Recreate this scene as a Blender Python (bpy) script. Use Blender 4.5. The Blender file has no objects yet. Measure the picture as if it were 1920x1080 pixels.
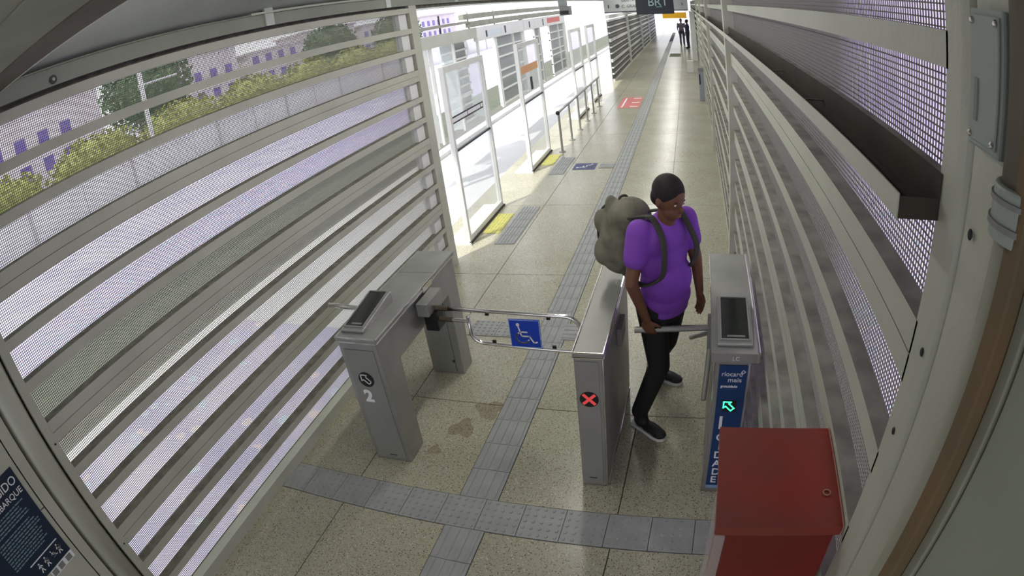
import bpy, math, random
from mathutils import Vector, Matrix
random.seed(7)
S = bpy.context.scene
COL = S.collection
V = Vector

# ---------------------------------------------------------------- camera, world, sun, exposure
cam_d = bpy.data.cameras.new('camera'); cam = bpy.data.objects.new('camera', cam_d); COL.objects.link(cam); S.camera = cam
cam_d.type = 'PANO'; cam_d.panorama_type = 'FISHEYE_LENS_POLYNOMIAL'      # wide security-camera lens with barrel distortion
cam_d.sensor_width = 36; cam_d.fisheye_fov = math.radians(180)
k = (0.0, 4.89107389e-02, -3.90884022e-05, 1.29992666e-05, -1.97267480e-07)
cam_d.fisheye_polynomial_k0 = 0
cam_d.fisheye_polynomial_k1, cam_d.fisheye_polynomial_k2, cam_d.fisheye_polynomial_k3, cam_d.fisheye_polynomial_k4 = [-x for x in k[1:]]
R_ = V((0.94945226, 0.28687922, -0.12743907)); U_ = V((-0.02382402, 0.47065312, 0.88199663)); F_ = V((-0.3130061, 0.83437758, -0.45369729))
CAMZ = 2.6218
m = Matrix((R_, U_, -F_)).transposed().to_4x4(); m.translation = (0, 0, CAMZ); cam.matrix_world = m
cam_d.clip_start = 0.02; cam_d.clip_end = 500

FILL_W = 15        # watts of each added fill light under the roof
world = bpy.data.worlds.new('world'); S.world = world; world.use_nodes = True
bg = world.node_tree.nodes['Background']; bg.inputs[0].default_value = (0.93, 0.95, 1.0, 1); bg.inputs[1].default_value = 1.15
sun_d = bpy.data.lights.new('sun', 'SUN'); sun_d.energy = 2.5; sun_d.angle = math.radians(1.5); sun_d.color = (1, .97, .93)
sun = bpy.data.objects.new('sun', sun_d); COL.objects.link(sun); sun.rotation_euler = (math.radians(22), math.radians(-14), 0)
S.view_settings.view_transform = 'Standard'; S.view_settings.look = 'None'; S.view_settings.gamma = 1
S.view_settings.use_curve_mapping = False; S.view_settings.exposure = 0.75
S.cycles.use_denoising = True
S.cycles.max_bounces = 10; S.cycles.diffuse_bounces = 6; S.cycles.transparent_max_bounces = 24

# ---------------------------------------------------------------- materials
MATS = {}
def mat(name, col, rough=.6, metal=0., noise=None, bump=0., spec=.4, emit=None, alpha=1., detail=6, speck=None, aniso=None):
    """noise=(scale, colour2, amount): mottling; speck=(scale, colour, threshold): fine chips"""
    if name in MATS: return MATS[name]
    M = bpy.data.materials.new(name); M.use_nodes = True; nt = M.node_tree; b = nt.nodes['Principled BSDF']
    b.inputs['Roughness'].default_value = rough; b.inputs['Metallic'].default_value = metal
    b.inputs['Specular IOR Level'].default_value = spec
    b.inputs['Base Color'].default_value = (*col, 1)
    tc = nt.nodes.new('ShaderNodeTexCoord'); out = None
    if noise:
        n = nt.nodes.new('ShaderNodeTexNoise'); n.inputs['Scale'].default_value = noise[0]; n.inputs['Detail'].default_value = detail
        nt.links.new(tc.outputs['Object'], n.inputs['Vector'])
        r = nt.nodes.new('ShaderNodeMapRange'); r.inputs[1].default_value = .35; r.inputs[2].default_value = .68
        r.inputs[4].default_value = noise[2]; nt.links.new(n.outputs['Fac'], r.inputs[0])
        x = nt.nodes.new('ShaderNodeMix'); x.data_type = 'RGBA'; x.inputs[6].default_value = (*col, 1); x.inputs[7].default_value = (*noise[1], 1)
        nt.links.new(r.outputs[0], x.inputs[0]); out = x.outputs[2]
    if speck:
        for i, (sc, c2, th) in enumerate(speck):
            v = nt.nodes.new('ShaderNodeTexVoronoi'); v.inputs['Scale'].default_value = sc; v.inputs['Randomness'].default_value = 1
            nt.links.new(tc.outputs['Object'], v.inputs['Vector'])
            s_ = nt.nodes.new('ShaderNodeSeparateColor'); nt.links.new(v.outputs['Color'], s_.inputs[0])
            g = nt.nodes.new('ShaderNodeMath'); g.operation = 'LESS_THAN'; g.inputs[1].default_value = th; nt.links.new(s_.outputs[i % 3], g.inputs[0])
            g2 = nt.nodes.new('ShaderNodeMath'); g2.operation = 'LESS_THAN'; g2.inputs[1].default_value = .42; nt.links.new(v.outputs['Distance'], g2.inputs[0])
            g3 = nt.nodes.new('ShaderNodeMath'); g3.operation = 'MULTIPLY'; nt.links.new(g.outputs[0], g3.inputs[0]); nt.links.new(g2.outputs[0], g3.inputs[1])
            x = nt.nodes.new('ShaderNodeMix'); x.data_type = 'RGBA'; x.inputs[7].default_value = (*c2, 1)
            if out: nt.links.new(out, x.inputs[6])
            else: x.inputs[6].default_value = (*col, 1)
            nt.links.new(g3.outputs[0], x.inputs[0]); out = x.outputs[2]
    if out: nt.links.new(out, b.inputs['Base Color'])
    if bump:
        n = nt.nodes.new('ShaderNodeTexNoise'); n.inputs['Scale'].default_value = bump if bump > 1 else 40
        if aniso:
            mp = nt.nodes.new('ShaderNodeMapping'); mp.inputs['Scale'].default_value = aniso
            nt.links.new(tc.outputs['Object'], mp.inputs[0]); nt.links.new(mp.outputs[0], n.inputs['Vector'])
        else: nt.links.new(tc.outputs['Object'], n.inputs['Vector'])
        bp = nt.nodes.new('ShaderNodeBump'); bp.inputs['Strength'].default_value = .12; bp.inputs['Distance'].default_value = .01
        nt.links.new(n.outputs['Fac'], bp.inputs['Height']); nt.links.new(bp.outputs[0], b.inputs['Normal'])
    if emit:
        b.inputs['Emission Color'].default_value = (*emit[0], 1); b.inputs['Emission Strength'].default_value = emit[1]
    if alpha < 1:
        b.inputs['Alpha'].default_value = alpha
    MATS[name] = M
    return M

paint = mat('cream_paint', (.48, .49, .405), .45, noise=(2.5, (.41, .42, .34), .8), bump=60)
paint_w = mat('white_paint', (.74, .75, .71), .45, noise=(3, (.66, .67, .62), .7))
wirem = mat('mesh_paint', (.24, .24, .19), .6)
shade_grime = mat('shaded_dusty_rail_top', (.17, .165, .13), .9, noise=(14, (.09, .085, .065), .9))  # dust on rail tops, with their shade put into the dark colour
shade_grime_r = mat('grey_shaded_dusty_rail_top', (.25, .245, .20), .9, noise=(9, (.12, .115, .09), .9))  # right rail tops: grey dust and shade mixed in one colour
olive = mat('olive_beam_paint', (.30, .31, .24), .6, noise=(3, (.22, .225, .17), .9))
brown_beam = mat('rusty_brown_beam', (.16, .135, .10), .7, noise=(4, (.11, .10, .075), .9))
roofm = mat('roof_sheet', (.68, .73, .67), .45, noise=(.9, (.36, .40, .35), .9))
eavesm = mat('eaves_paint', (.28, .30, .24), .55, noise=(2, (.22, .24, .19), .9))
terrazzo = mat('terrazzo', (.40, .385, .29), .26, noise=(1.6, (.34, .325, .235), .9), speck=((110, (.09, .08, .05), .13), (95, (.56, .54, .44), .10), (150, (.18, .16, .09), .15)), spec=.45)
joint = mat('floor_joint', (.13, .12, .085), .8)
tactile = mat('grey_rubber_tile', (.33, .34, .325), .45, noise=(6, (.27, .275, .265), .8))
yellowt = mat('yellow_rubber_tile', (.62, .60, .17), .6, noise=(14, (.45, .44, .14), .9))
steel = mat('brushed_steel', (.42, .42, .40), .42, .75, noise=(5, (.34, .34, .32), .8), bump=60, aniso=(40, 1, 1))
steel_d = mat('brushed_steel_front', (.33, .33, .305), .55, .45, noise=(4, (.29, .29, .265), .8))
chrome = mat('polished_steel', (.72, .71, .68), .16, 1.)
blackp = mat('black_plastic', (.012, .012, .012), .4)
darkg = mat('dark_screen_glass', (.02, .024, .02), .12)
greyp = mat('grey_plastic', (.22, .22, .21), .5)
whitep = mat('white_print', (.82, .83, .85), .6)
bluep = mat('blue_print', (.008, .055, .52), .45)
navy = mat('navy_sticker', (.012, .045, .145), .4)
navyd = mat('navy_poster', (.010, .022, .045), .5)
redbox = mat('red_enamel', (.19, .016, .011), .35, noise=(3, (.14, .018, .013), .8))
redlid = mat('red_lid_enamel', (.27, .035, .022), .38, noise=(4, (.18, .045, .03), .9))
acryl = mat('clear_acrylic', (.6, .5, .48), .15, alpha=.4)
plate = mat('grey_cover_plate', (.30, .34, .30), .5)
rust = mat('rusty_pipe', (.17, .11, .05), .75, noise=(5, (.12, .10, .06), .9))
pipep = mat('painted_pipe', (.33, .34, .28), .5, noise=(3, (.27, .25, .17), .9))
darktray = mat('dark_tray', (.035, .03, .024), .8, noise=(6, (.06, .045, .03), .9))
glassd = mat('frosted_door_glass', (.82, .88, .88), .25, alpha=.32)
glassw = mat('wall_glass', (.30, .33, .31), .1, alpha=.82)
redled = mat('red_led', (.5, .02, .02), .5, emit=((1, .12, .12), .25))
greenled = mat('green_led', (.02, .5, .2), .5, emit=((.05, 1., .35), 1.5))
asphalt = mat('purple_fringe_road', (.38, .38, .56), .85, noise=(3, (.58, .48, .72), .9), speck=((7, (.36, .52, .68), .25), (9, (.70, .52, .58), .2)))  # purple fringing of bright highlights put into the road colour
concrete = mat('purple_fringe_concrete', (.55, .52, .65), .85, noise=(.8, (.38, .36, .54), .9), speck=((5, (.5, .6, .72), .12), (6, (.74, .6, .62), .1)))  # same lavender highlight fringing painted into the concrete
greygreen = mat('grey_green_ground', (.085, .10, .075), .9, noise=(3, (.12, .13, .09), .9))  # grey-green ground mottled with a slightly lighter tone
greyband = mat('grey_gutter', (.12, .12, .10), .9, noise=(3, (.16, .16, .13), .9))
whitewall = mat('stained_white_wall', (.72, .72, .70), .85, noise=(1.2, (.55, .53, .50), .5))
shadeground = mat('shaded_ground', (.07, .065, .05), .95, noise=(3, (.11, .10, .08), .9))  # shade beside the station put into the ground colour
glowwall = mat('purple_glow_wall', (.66, .56, .92), .8, noise=(2, (.86, .72, .90), .8))
leafm = mat('leaf_yellow_green', (.20, .26, .05), .7, noise=(5, (.36, .34, .10), .9))
leafg = mat('leaf_dark_green', (.05, .11, .045), .7, noise=(5, (.10, .17, .07), .9))
barkm = mat('bark', (.12, .09, .06), .9)
redpr = mat('red_floor_print', (.60, .16, .14), .5)
yel = mat('orange_yellow_sign', (.85, .45, .02), .5)
signg = mat('grey_sign', (.34, .37, .36), .5)
signt = mat('dark_print', (.05, .05, .06), .6)
brick = mat('building_wall', (.62, .60, .60), .9, noise=(.4, (.55, .48, .46), .8))
winm = mat('window_dark', (.14, .10, .34), .3)
skin = mat('brown_skin', (.17, .075, .038), .5, noise=(20, (.13, .058, .03), .6))
hairm = mat('black_hair', (.012, .010, .009), .7, bump=120)
purple = mat('purple_shirt_cloth', (.22, .065, .44), .75, noise=(5, (.20, .05, .44), .6), bump=25)
blacktr = mat('black_trousers_cloth', (.014, .013, .013), .85, bump=30)
shoem = mat('black_shoe', (.016, .016, .018), .6)
solem = mat('white_sole', (.70, .70, .70), .6)
khaki = mat('khaki_pack_cloth', (.23, .22, .165), .85, noise=(9, (.10, .095, .065), .9), bump=40)
khakid = mat('dark_strap', (.05, .048, .038), .8)

# ---------------------------------------------------------------- helpers
ORG = {}
def org(o): return ORG.get(o.name, V((0, 0, 0))) if o else V((0, 0, 0))
def spline(P, n=6):
    P = [V(p) for p in P]; Q_ = [P[0] * 2 - P[1]] + P + [P[-1] * 2 - P[-2]]; out = []
    for i in range(1, len(Q_) - 2):
        a, b, c, d = Q_[i - 1:i + 3]
        for j in range(n):
            t = j / n; out.append(.5 * (2 * b + (c - a) * t + (2 * a - 5 * b + 4 * c - d) * t * t + (3 * b - a - 3 * c + d) * t ** 3))
    return out + [P[-1]]
class MB:
    def __init__(s): s.v = []; s.f = []; s.mi = []
    def add(s, vs, fs, mi=0):
        n = len(s.v); s.v += [tuple(v) for v in vs]; s.f += [tuple(i + n for i in f) for f in fs]; s.mi += [mi] * len(fs); return s
    def box(s, x0, x1, y0, y1, z0, z1, mi=0, top=None):
        vs = [(x, y, z) for z in (z0, z1) for y in (y0, y1) for x in (x0, x1)]
        s.add(vs, [(0, 2, 3, 1), (0, 1, 5, 4), (1, 3, 7, 5), (3, 2, 6, 7), (2, 0, 4, 6)], mi); s.add(vs, [(4, 5, 7, 6)], mi if top is None else top); return s
    def bar(s, p0, p1, r0, r1=None, n=10, mi=0, cap=True):
        p0 = V(p0); p1 = V(p1); r1 = r0 if r1 is None else r1; d = (p1 - p0).normalized()
        a = d.orthogonal().normalized(); b = d.cross(a); vs = []
        for p, r in ((p0, r0), (p1, r1)):
            for i in range(n):
                t = 2 * math.pi * (i + .5) / n; vs.append(p + (a * math.cos(t) + b * math.sin(t)) * r)
        fs = [(i, (i + 1) % n, n + (i + 1) % n, n + i) for i in range(n)]
        if cap: fs += [tuple(range(n))[::-1], tuple(range(n, 2 * n))]
        return s.add(vs, fs, mi)
    def tube(s, pts, r, n=10, mi=0):
        pts = [V(p) for p in pts]; rings = []; d0 = (pts[1] - pts[0]).normalized(); a = d0.orthogonal().normalized()
        for i, p in enumerate(pts):
            d = (pts[min(i + 1, len(pts) - 1)] - pts[max(i - 1, 0)]).normalized(); a = (a - d * a.dot(d)).normalized(); b = d.cross(a)
            rings.append([p + (a * math.cos(2 * math.pi * j / n) + b * math.sin(2 * math.pi * j / n)) * r for j in range(n)])
        vs = [q for R in rings for q in R]; fs = []
        for i in range(len(pts) - 1):
            for j in range(n): fs.append((i * n + j, i * n + (j + 1) % n, (i + 1) * n + (j + 1) % n, (i + 1) * n + j))
        fs += [tuple(range(n))[::-1], tuple(range(len(vs) - n, len(vs)))]
        return s.add(vs, fs, mi)
    def prism(s, poly, origin, u, v, n, d, mi=0):
        """poly in (u,v), extruded d along n"""
        o = V(origin); u = V(u); v = V(v); n = V(n); k_ = len(poly)
        vs = [o + u * a + v * b for a, b in poly] + [o + u * a + v * b + n * d for a, b in poly]
        fs = [tuple(range(k_))[::-1], tuple(range(k_, 2 * k_))] + [(i, (i + 1) % k_, k_ + (i + 1) % k_, k_ + i) for i in range(k_)]
        return s.add(vs, fs, mi)
    def ell(s, c, r, rot=None, seg=16, rings=10, mi=0):
        c = V(c); vs = []
        for i in range(rings + 1):
            ph = math.pi * i / rings
            for j in range(seg):
                th = 2 * math.pi * j / seg; p = V((math.sin(ph) * math.cos(th) * r[0], math.sin(ph) * math.sin(th) * r[1], math.cos(ph) * r[2]))
                if rot: p = rot @ p
                vs.append(c + p)
        fs = [(i * seg + j, (i + 1) * seg + j, (i + 1) * seg + (j + 1) % seg, i * seg + (j + 1) % seg) for i in range(rings) for j in range(seg)]
        return s.add(vs, fs, mi)
    def cap(s, p0, p1, r0, r1=None, mi=0):
        r1 = r0 if r1 is None else r1
        s.bar(p0, p1, r0, r1, 14, mi); s.ell(p0, (r0,) * 3, seg=14, rings=8, mi=mi); s.ell(p1, (r1,) * 3, seg=14, rings=8, mi=mi); return s
    def build(s, name, mats, parent=None, loc=None, bevel=0, smooth=False, voxel=0, smit=6):
        o0 = V(loc) if loc else org(parent)
        me = bpy.data.meshes.new(name); me.from_pydata([tuple(V(v) - o0) for v in s.v], [], s.f)
        if not isinstance(mats, (list, tuple)): mats = [mats]
        for m_ in mats: me.materials.append(m_)
        for p, i in zip(me.polygons, s.mi): p.material_index = i
        me.update()
        ob = bpy.data.objects.new(name, me); COL.objects.link(ob)
        if parent: ob.parent = parent; ob.location = o0 - org(parent)
        else: ob.location = o0
        ORG[ob.name] = o0
        if voxel:
            md = ob.modifiers.new('r', 'REMESH'); md.mode = 'VOXEL'; md.voxel_size = voxel
            if smit: sm = ob.modifiers.new('s', 'SMOOTH'); sm.factor = .5; sm.iterations = smit
            dg = bpy.context.evaluated_depsgraph_get(); me2 = bpy.data.meshes.new_from_object(ob.evaluated_get(dg)); ob.modifiers.clear()
            ob.data = me2; me2.name = name; smooth = True
            if not me2.materials: me2.materials.append(mats[0])
        if bevel:
            b = ob.modifiers.new('bevel', 'BEVEL'); b.width = bevel; b.segments = 2; b.limit_method = 'ANGLE'
        if smooth:
            for p in ob.data.polygons: p.use_smooth = True
        return ob
def thing(name, label, cat, loc=(0, 0, 0), group=None):
    o = bpy.data.objects.new(name, None); COL.objects.link(o); o.location = loc; ORG[o.name] = V(loc)
    o['label'] = label; o['category'] = cat
    if group: o['group'] = group
    return o
def tag(o, label, cat, group=None):
    o['label'] = label; o['category'] = cat
    if group: o['group'] = group
    return o
def struct(name, loc=(0, 0, 0)):
    o = bpy.data.objects.new(name, None); COL.objects.link(o); o.location = loc; ORG[o.name] = V(loc); o['kind'] = 'structure'; return o
def share(src, name, parent, loc):
    """a copy of a part, sharing its mesh, placed at world loc"""
    o = src.copy(); o.name = name; COL.objects.link(o); o.parent = parent; o.location = V(loc) - org(parent); ORG[o.name] = V(loc); return o
def text(name, body, size, origin, u, v, matl, parent, align='LEFT', depth=.0008, bold=0., sx=1.):
    cu = bpy.data.curves.new(name, 'FONT'); cu.body = body; cu.size = size; cu.align_x = align; cu.extrude = depth; cu.offset = bold; cu.resolution_u = 3
    tmp = bpy.data.objects.new('tmp', cu); COL.objects.link(tmp)
    dg = bpy.context.evaluated_depsgraph_get(); me = bpy.data.meshes.new_from_object(tmp.evaluated_get(dg)); bpy.data.objects.remove(tmp)
    u = V(u).normalized(); v = V(v).normalized(); n = u.cross(v); M4 = Matrix((u * sx, v, n)).transposed().to_4x4(); M4.translation = V(origin) - org(parent)
    me.transform(M4); me.materials.clear(); me.materials.append(matl); me.name = name
    o = bpy.data.objects.new(name, me); COL.objects.link(o); o.parent = parent; ORG[o.name] = org(parent); return o
def strokes(mb, paths, w, origin, u, v, n, d=.0015):
    """thick polylines drawn in a plane"""
    for path in paths:
        for (a, b) in zip(path, path[1:]):
            dx, dy = b[0] - a[0], b[1] - a[1]; L = math.hypot(dx, dy)
            if L < 1e-9: continue
            dx, dy = dx / L * w / 2, dy / L * w / 2
            mb.prism([(a[0] - dx - dy, a[1] - dy + dx), (a[0] - dx + dy, a[1] - dy - dx), (b[0] + dx + dy, b[1] + dy - dx), (b[0] + dx - dy, b[1] + dy + dx)], origin, u, v, n, d)
def arc(cx, cy, r, a0, a1, n=14):
    return [(cx + r * math.cos(math.radians(a0 + (a1 - a0) * i / n)), cy + r * math.sin(math.radians(a0 + (a1 - a0) * i / n))) for i in range(n + 1)]
def wheelchair(mb, origin, u, v, n, s=1., d=.0015):
    """access symbol in a unit square"""
    mb.prism([(a * s, b * s) for a, b in arc(.30, .86, .06, 0, 360, 14)[:-1]], origin, u, v, n, d)
    P = [[(.31, .78), (.39, .42), (.66, .42), (.80, .16), (.90, .20)], [(.36, .58), (.58, .58)], arc(.42, .36, .22, 125, 335, 16)]
    strokes(mb, [[(a * s, b * s) for a, b in p] for p in P], .05 * s, origin, u, v, n, d)
X, Y, Z = V((1, 0, 0)), V((0, 1, 0)), V((0, 0, 1))

# ---------------------------------------------------------------- floor
XL, XR = -2.61, 0.37
Y_ALERT0, Y_ALERT1 = 1.885, 2.135
SX0, SX1 = -1.336, -1.086
floor = struct('floor', (0, 0, 0))
floor['label'] = 'speckled terrazzo platform floor with grey tactile strips'
MB().box(-2.70, .46, -3, 5.3, -.30, -.012).build('floor_bed', joint, floor)
MB().box(-3.15, .46, 5.3, 52, -.30, -.012).build('floor_bed', joint, floor)
g = .0035
ycuts = [-3, .96, Y_ALERT0]; yrows = [(-3, -1.12), (-1.12, Y_ALERT0), (Y_ALERT1, 3.04)]
y = 3.04
while y < 52: yrows.append((y, min(y + 2.08, 52))); y += 2.08
xcols = [(-3.15, -2.06), (-2.06, SX0), (SX1, -.36), (-.36, .46)]
for (y0, y1) in yrows:
    for (x0, x1) in xcols:
        if x0 < -3 and y1 < 5.3: x0 = -2.70
        MB().box(x0 + g, x1 - g, y0 + g, y1 - g, -.05, 0).build('floor_slab', terrazzo, floor)
# tactile guide tiles: ridged and dotted, 25 cm
def ridged(mb, cx, cy, ang=0, n=4, s=.25):
    h = s / 2 - .002
    mb.box(-h, h, -h, h, -.02, .003)
    for i in range(n):
        a = -h + (i + .5) * 2 * h / n
        vs = [(a - .014, -h + .006, .003), (a + .014, -h + .006, .003), (a + .014, h - .006, .003), (a - .014, h - .006, .003), (a - .008, -h + .014, .0085), (a + .008, -h + .014, .0085), (a + .008, h - .014, .0085), (a - .008, h - .014, .0085)]
        mb.add(vs, [(4, 5, 6, 7), (0, 1, 5, 4), (1, 2, 6, 5), (2, 3, 7, 6), (3, 0, 4, 7)])
    if ang:
        mb.v = [(-y_, x_, z_) for x_, y_, z_ in mb.v]
    mb.v = [(x_ + cx, y_ + cy, z_) for x_, y_, z_ in mb.v]; return mb
def dotted(mb, cx, cy):
    h = .123; mb.box(-h, h, -h, h, -.02, .003)
    for i in range(5):
        for j in range(5):
            a = -.1 + i * .05; b = -.1 + j * .05
            for (r0, z0, r1, z1) in ((.0125, .003, .008, .0085),):
                vs = [(a + r0 * math.cos(t * math.pi / 3), b + r0 * math.sin(t * math.pi / 3), z0) for t in range(6)] + [(a + r1 * math.cos(t * math.pi / 3), b + r1 * math.sin(t * math.pi / 3), z1) for t in range(6)]
                mb.add(vs, [(t, (t + 1) % 6, 6 + (t + 1) % 6, 6 + t) for t in range(6)] + [(6, 7, 8, 9, 10, 11)])
    mb.v = [(x_ + cx, y_ + cy, z_) for x_, y_, z_ in mb.v]; return mb
rt = None; y = Y_ALERT0 - .25
cx = (SX0 + SX1) / 2
ys = [Y_ALERT0 - .125 - .25 * i for i in range(0, 14)] + [Y_ALERT1 + .125 + .25 * i for i in range(0, 150)]
for yy in ys:
    if rt is None: rt = ridged(MB(), 0, 0).build('directional_tile', tactile, floor, loc=(cx, yy, 0)) if False else None
    if rt is None:
        rt = ridged(MB(), cx, yy).build('directional_tile', tactile, floor, loc=(cx, yy, 0))
    else: share(rt, 'directional_tile', floor, (cx, yy, 0))
at = None
for kx in range(-1, 12):
    p = (-2.405 + kx * .25 + .125, (Y_ALERT0 + Y_ALERT1) / 2, 0)
    if at is None: at = dotted(MB(), p[0], p[1]).build('alert_tile', tactile, floor, loc=p)
    else: share(at, 'alert_tile', floor, p)
for px_, py_ in ((-1.83, 4.06), (-1.58, 4.06)): share(at, 'alert_tile', floor, (px_, py_, .004))
tt = ridged(MB(), -1.0, 4.06, ang=1).build('directional_tile', tactile, floor, loc=(-1.0, 4.06, 0)); tt.location.z = .004
for xx in (-1.465,): share(tt, 'directional_tile', floor, (xx, 9.05, .004))
# boarding tiles at the doors
ft = ridged(MB(), -2.225, 6.01, n=6).build('directional_tile', tactile, floor, loc=(-2.225, 6.01, 0)); ft.location.z = .004
for i in range(1, 5): share(ft, 'directional_tile', floor, (-2.225, 6.01 + i * .25, .004))
for i in range(4): share(ft, 'directional_tile', floor, (-2.225, 8.75 + i * .25, .004))
yt = ridged(MB(), -2.505, 6.33, n=5, s=.22).build('yellow_tile', yellowt, floor, loc=(-2.505, 6.33, 0)); yt.location.z = .004
for yy in (6.55, 6.77, 9.3, 9.52, 9.74): share(yt, 'yellow_tile', floor, (-2.505, yy, .004))
stain = mat('rust_stain', (.26, .13, .05), .6, alpha=.13)
random.seed(11)
for (sx, sy, sr) in ((-1.66, 2.50, .045), (-1.55, 2.75, .09), (-1.42, 2.98, .10), (-1.30, 4.9, .05)):
    q_ = random.uniform(0, 6); mb = MB(); mb.prism([(sr * (1 + .22 * math.sin(3 * t * math.pi / 12 + q_) + .12 * math.sin(5 * t * math.pi / 12)) * math.cos(t * math.pi / 12), sr * (1 + .22 * math.sin(3 * t * math.pi / 12 + q_) + .12 * math.sin(5 * t * math.pi / 12)) * math.sin(t * math.pi / 12)) for t in range(24)], (sx, sy, .0005), X, Y, Z, .0006); mb.build('rust_stain', stain, floor)
# floor stickers
fs = thing('floor_sticker', 'blue floor sticker with white wheelchair symbol near second glass door', 'sticker', (-1.82, 9.05, 0))
MB().box(-2.01, -1.64, 8.86, 9.23, .0005, .003).build('backing', mat('dark_blue_print', (.05, .06, .16), .5), fs)
mb = MB(); wheelchair(mb, (-1.66, 8.88, .003), (0, 1, 0), (-1, 0, 0), (0, 0, 1), .33); mb.build('symbol', whitep, fs)
fs = thing('floor_sticker', 'red floor sticker with white bars beside the guide strip further on', 'sticker', (-1.65, 15.1, 0))
MB().box(-1.93, -1.37, 14.3, 15.95, .0005, .003).build('backing', redpr, fs)
mb = MB()
for a, b in ((14.45, 14.55), (15.05, 15.15), (15.7, 15.8)): mb.box(-1.62, -1.42, a, b, .003, .0045)
mb.box(-1.84, -1.80, 14.4, 15.8, .003, .0045)
mb.build('bars', whitep, fs)

# ---------------------------------------------------------------- slatted side walls
RAILS = [(0, .06), (.228, .283), (.445, .498), (.66, .7125)]
def slat_bay(parent, xf, inward, y0, y1, zoff, panels=4, pitch=.0115, wire=.0030, mt=paint, depth=.07, mesh=True, skirt=True, wm=None):
    """one bay: rails in front of a welded wire screen. inward=+1 means the room is on +X"""
    s = inward
    for p in range(panels):
        for i, (a, b) in enumerate(RAILS):
            z0, z1 = p * .715 + a + zoff, p * .715 + b + zoff
            if p == 0 and i == 0: z0 = 0; z1 = .075
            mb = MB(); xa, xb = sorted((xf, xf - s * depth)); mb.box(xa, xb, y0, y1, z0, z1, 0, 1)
            mb.build('rail', [mt, shade_grime if s > 0 else shade_grime_r], parent)
    if mesh:
        mb = MB(); xm = xf - s * (depth + .004); top = panels * .715 + zoff; h = wire / 2
        n = int((y1 - y0) / pitch)
        for i in range(n + 1):
            yy = y0 + i * pitch
            vs = [(xm - h, yy - h, 0), (xm + h, yy - h, 0), (xm + h, yy + h, 0), (xm - h, yy + h, 0)]; vs += [(a, b, top) for a, b, c in vs]
            mb.add(vs, [(0, 1, 5, 4), (1, 2, 6, 5), (2, 3, 7, 6), (3, 0, 4, 7)])
        for i in range(int(top / pitch)):
            zz = i * pitch + .004
            vs = [(xm - h, y0, zz - h), (xm + h, y0, zz - h), (xm + h, y0, zz + h), (xm - h, y0, zz + h)]; vs += [(a, y1, c) for a, b, c in vs]
            mb.add(vs, [(0, 1, 5, 4), (1, 2, 6, 5), (2, 3, 7, 6), (3, 0, 4, 7)])
        o = mb.build('wire_screen', wm or wirem, parent); o['kind'] = 'stuff'

wl = struct('wall_left', (XL, 0, 0))
slat_bay(wl, XL, 1, .66, 5.22, 0)
MB().box(XL - .10, XL + .002, .615, .668, 0, 2.86).build('post', paint, wl, bevel=.004)
MB().box(XL - .10, XL - .03, 5.04, 5.2, 0, 2.86).build('stile', paint_w, wl)
MB().box(XL - .12, XL + .003, 5.22, 5.385, 0, 2.9).build('post', paint, wl, bevel=.004)
MB().box(XL - .05, XL + .022, .68, 5.2, 0, .085).build('skirting', paint, wl)
# near round column, strip and plain panel with the poster
mb = MB(); mb.bar((XL - .055, .538, 0), (XL - .055, .538, 3.0), .074, n=28); mb.build('round_column', paint, wl, smooth=True)
MB().box(XL - .10, XL, .395, .458, 0, 3.0).build('post', paint, wl, bevel=.003)
MB().box(XL - .14, XL - .10, .38, .62, 0, 3).build('backing', shade_grime, wl)
MB().box(XL - .10, XL - .004, -3, .388, 0, 1.18).build('wall_panel', paint, wl, bevel=.003)
MB().box(XL - .10, XL - .004, -3, .388, 1.186, 3.0).build('wall_panel', paint, wl, bevel=.003)
# bolts on the near posts
mb = MB()
for zz in (.68, 1.38, 2.1): mb.ell((XL + .003, .645, zz), (.004, .006, .006), seg=8, rings=5)
mb.build('bolt', blackp, wl)

# beyond the first bay: recessed wall, fascia, glass door pods
def glass_door(n, y0, y1, xf, label_band):
    d = struct('door_%d' % n, (xf, y0, 0))
    fr = .055; top = 2.14
    for a, b in ((y0, y0 + fr), (y1 - fr, y1)): MB().box(xf - .06, xf, a, b, .03, top).build('door_frame', paint_w, d, bevel=.003)
    MB().box(xf - .06, xf, y0 + fr, y1 - fr, top - .07, top).build('door_frame', paint_w, d)
    MB().box(xf - .06, xf, y0 + fr, y1 - fr, .03, .10).build('door_frame', paint_w, d)
    MB().box(xf - .035, xf - .025, y0 + fr, y1 - fr, .10, top - .07).build('glass_pane', glassd, d)
    MB().box(xf - .045, xf - .01, y0 + fr, y1 - fr, 1.13, 1.15).build('mid_rail', signt, d)
    MB().box(xf - .30, xf + .015, y0 - .03, y1 + .03, 0, .03).build('threshold', paint_w, d)
    MB().box(xf - .01, xf + .018, y0 - .02, y1 + .02, .012, .036).build('threshold_edge', darktray, d)
    if label_band == 'sign':
        mb = MB(); a, b = y0 + fr + .02, y1 - fr - .12
        mb.box(xf - .024, xf - .022, a, b, 1.455, 1.54); o = mb.build('notice_strip', signt, d)
        MB().box(xf - .022, xf - .0205, a + .015, a + (b - a) * .46, 1.473, 1.522).build('notice_field', whitep, d)
        MB().box(xf - .022, xf - .0205, a + (b - a) * .48, b - .11, 1.473, 1.522).build('notice_field', whitep, d)
        MB().box(xf - .022, xf - .0205, b - .09, b - .02, 1.473, 1.522).build('notice_field', whitep, d)
    elif label_band == 'orange':
        MB().box(xf - .024, xf - .022, y0 + fr + .02, y1 - fr - .1, 1.62, 1.75).build('notice_strip', mat('orange_print', (.75, .42, .22), .6), d)
        MB().box(xf - .024, xf - .022, (y0 + y1) / 2 - .07, (y0 + y1) / 2 + .07, 1.30, 1.52).build('notice_field', signt, d)
    return d
glass_door(1, 5.88, 7.18, XL - .03, 'sign')
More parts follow.
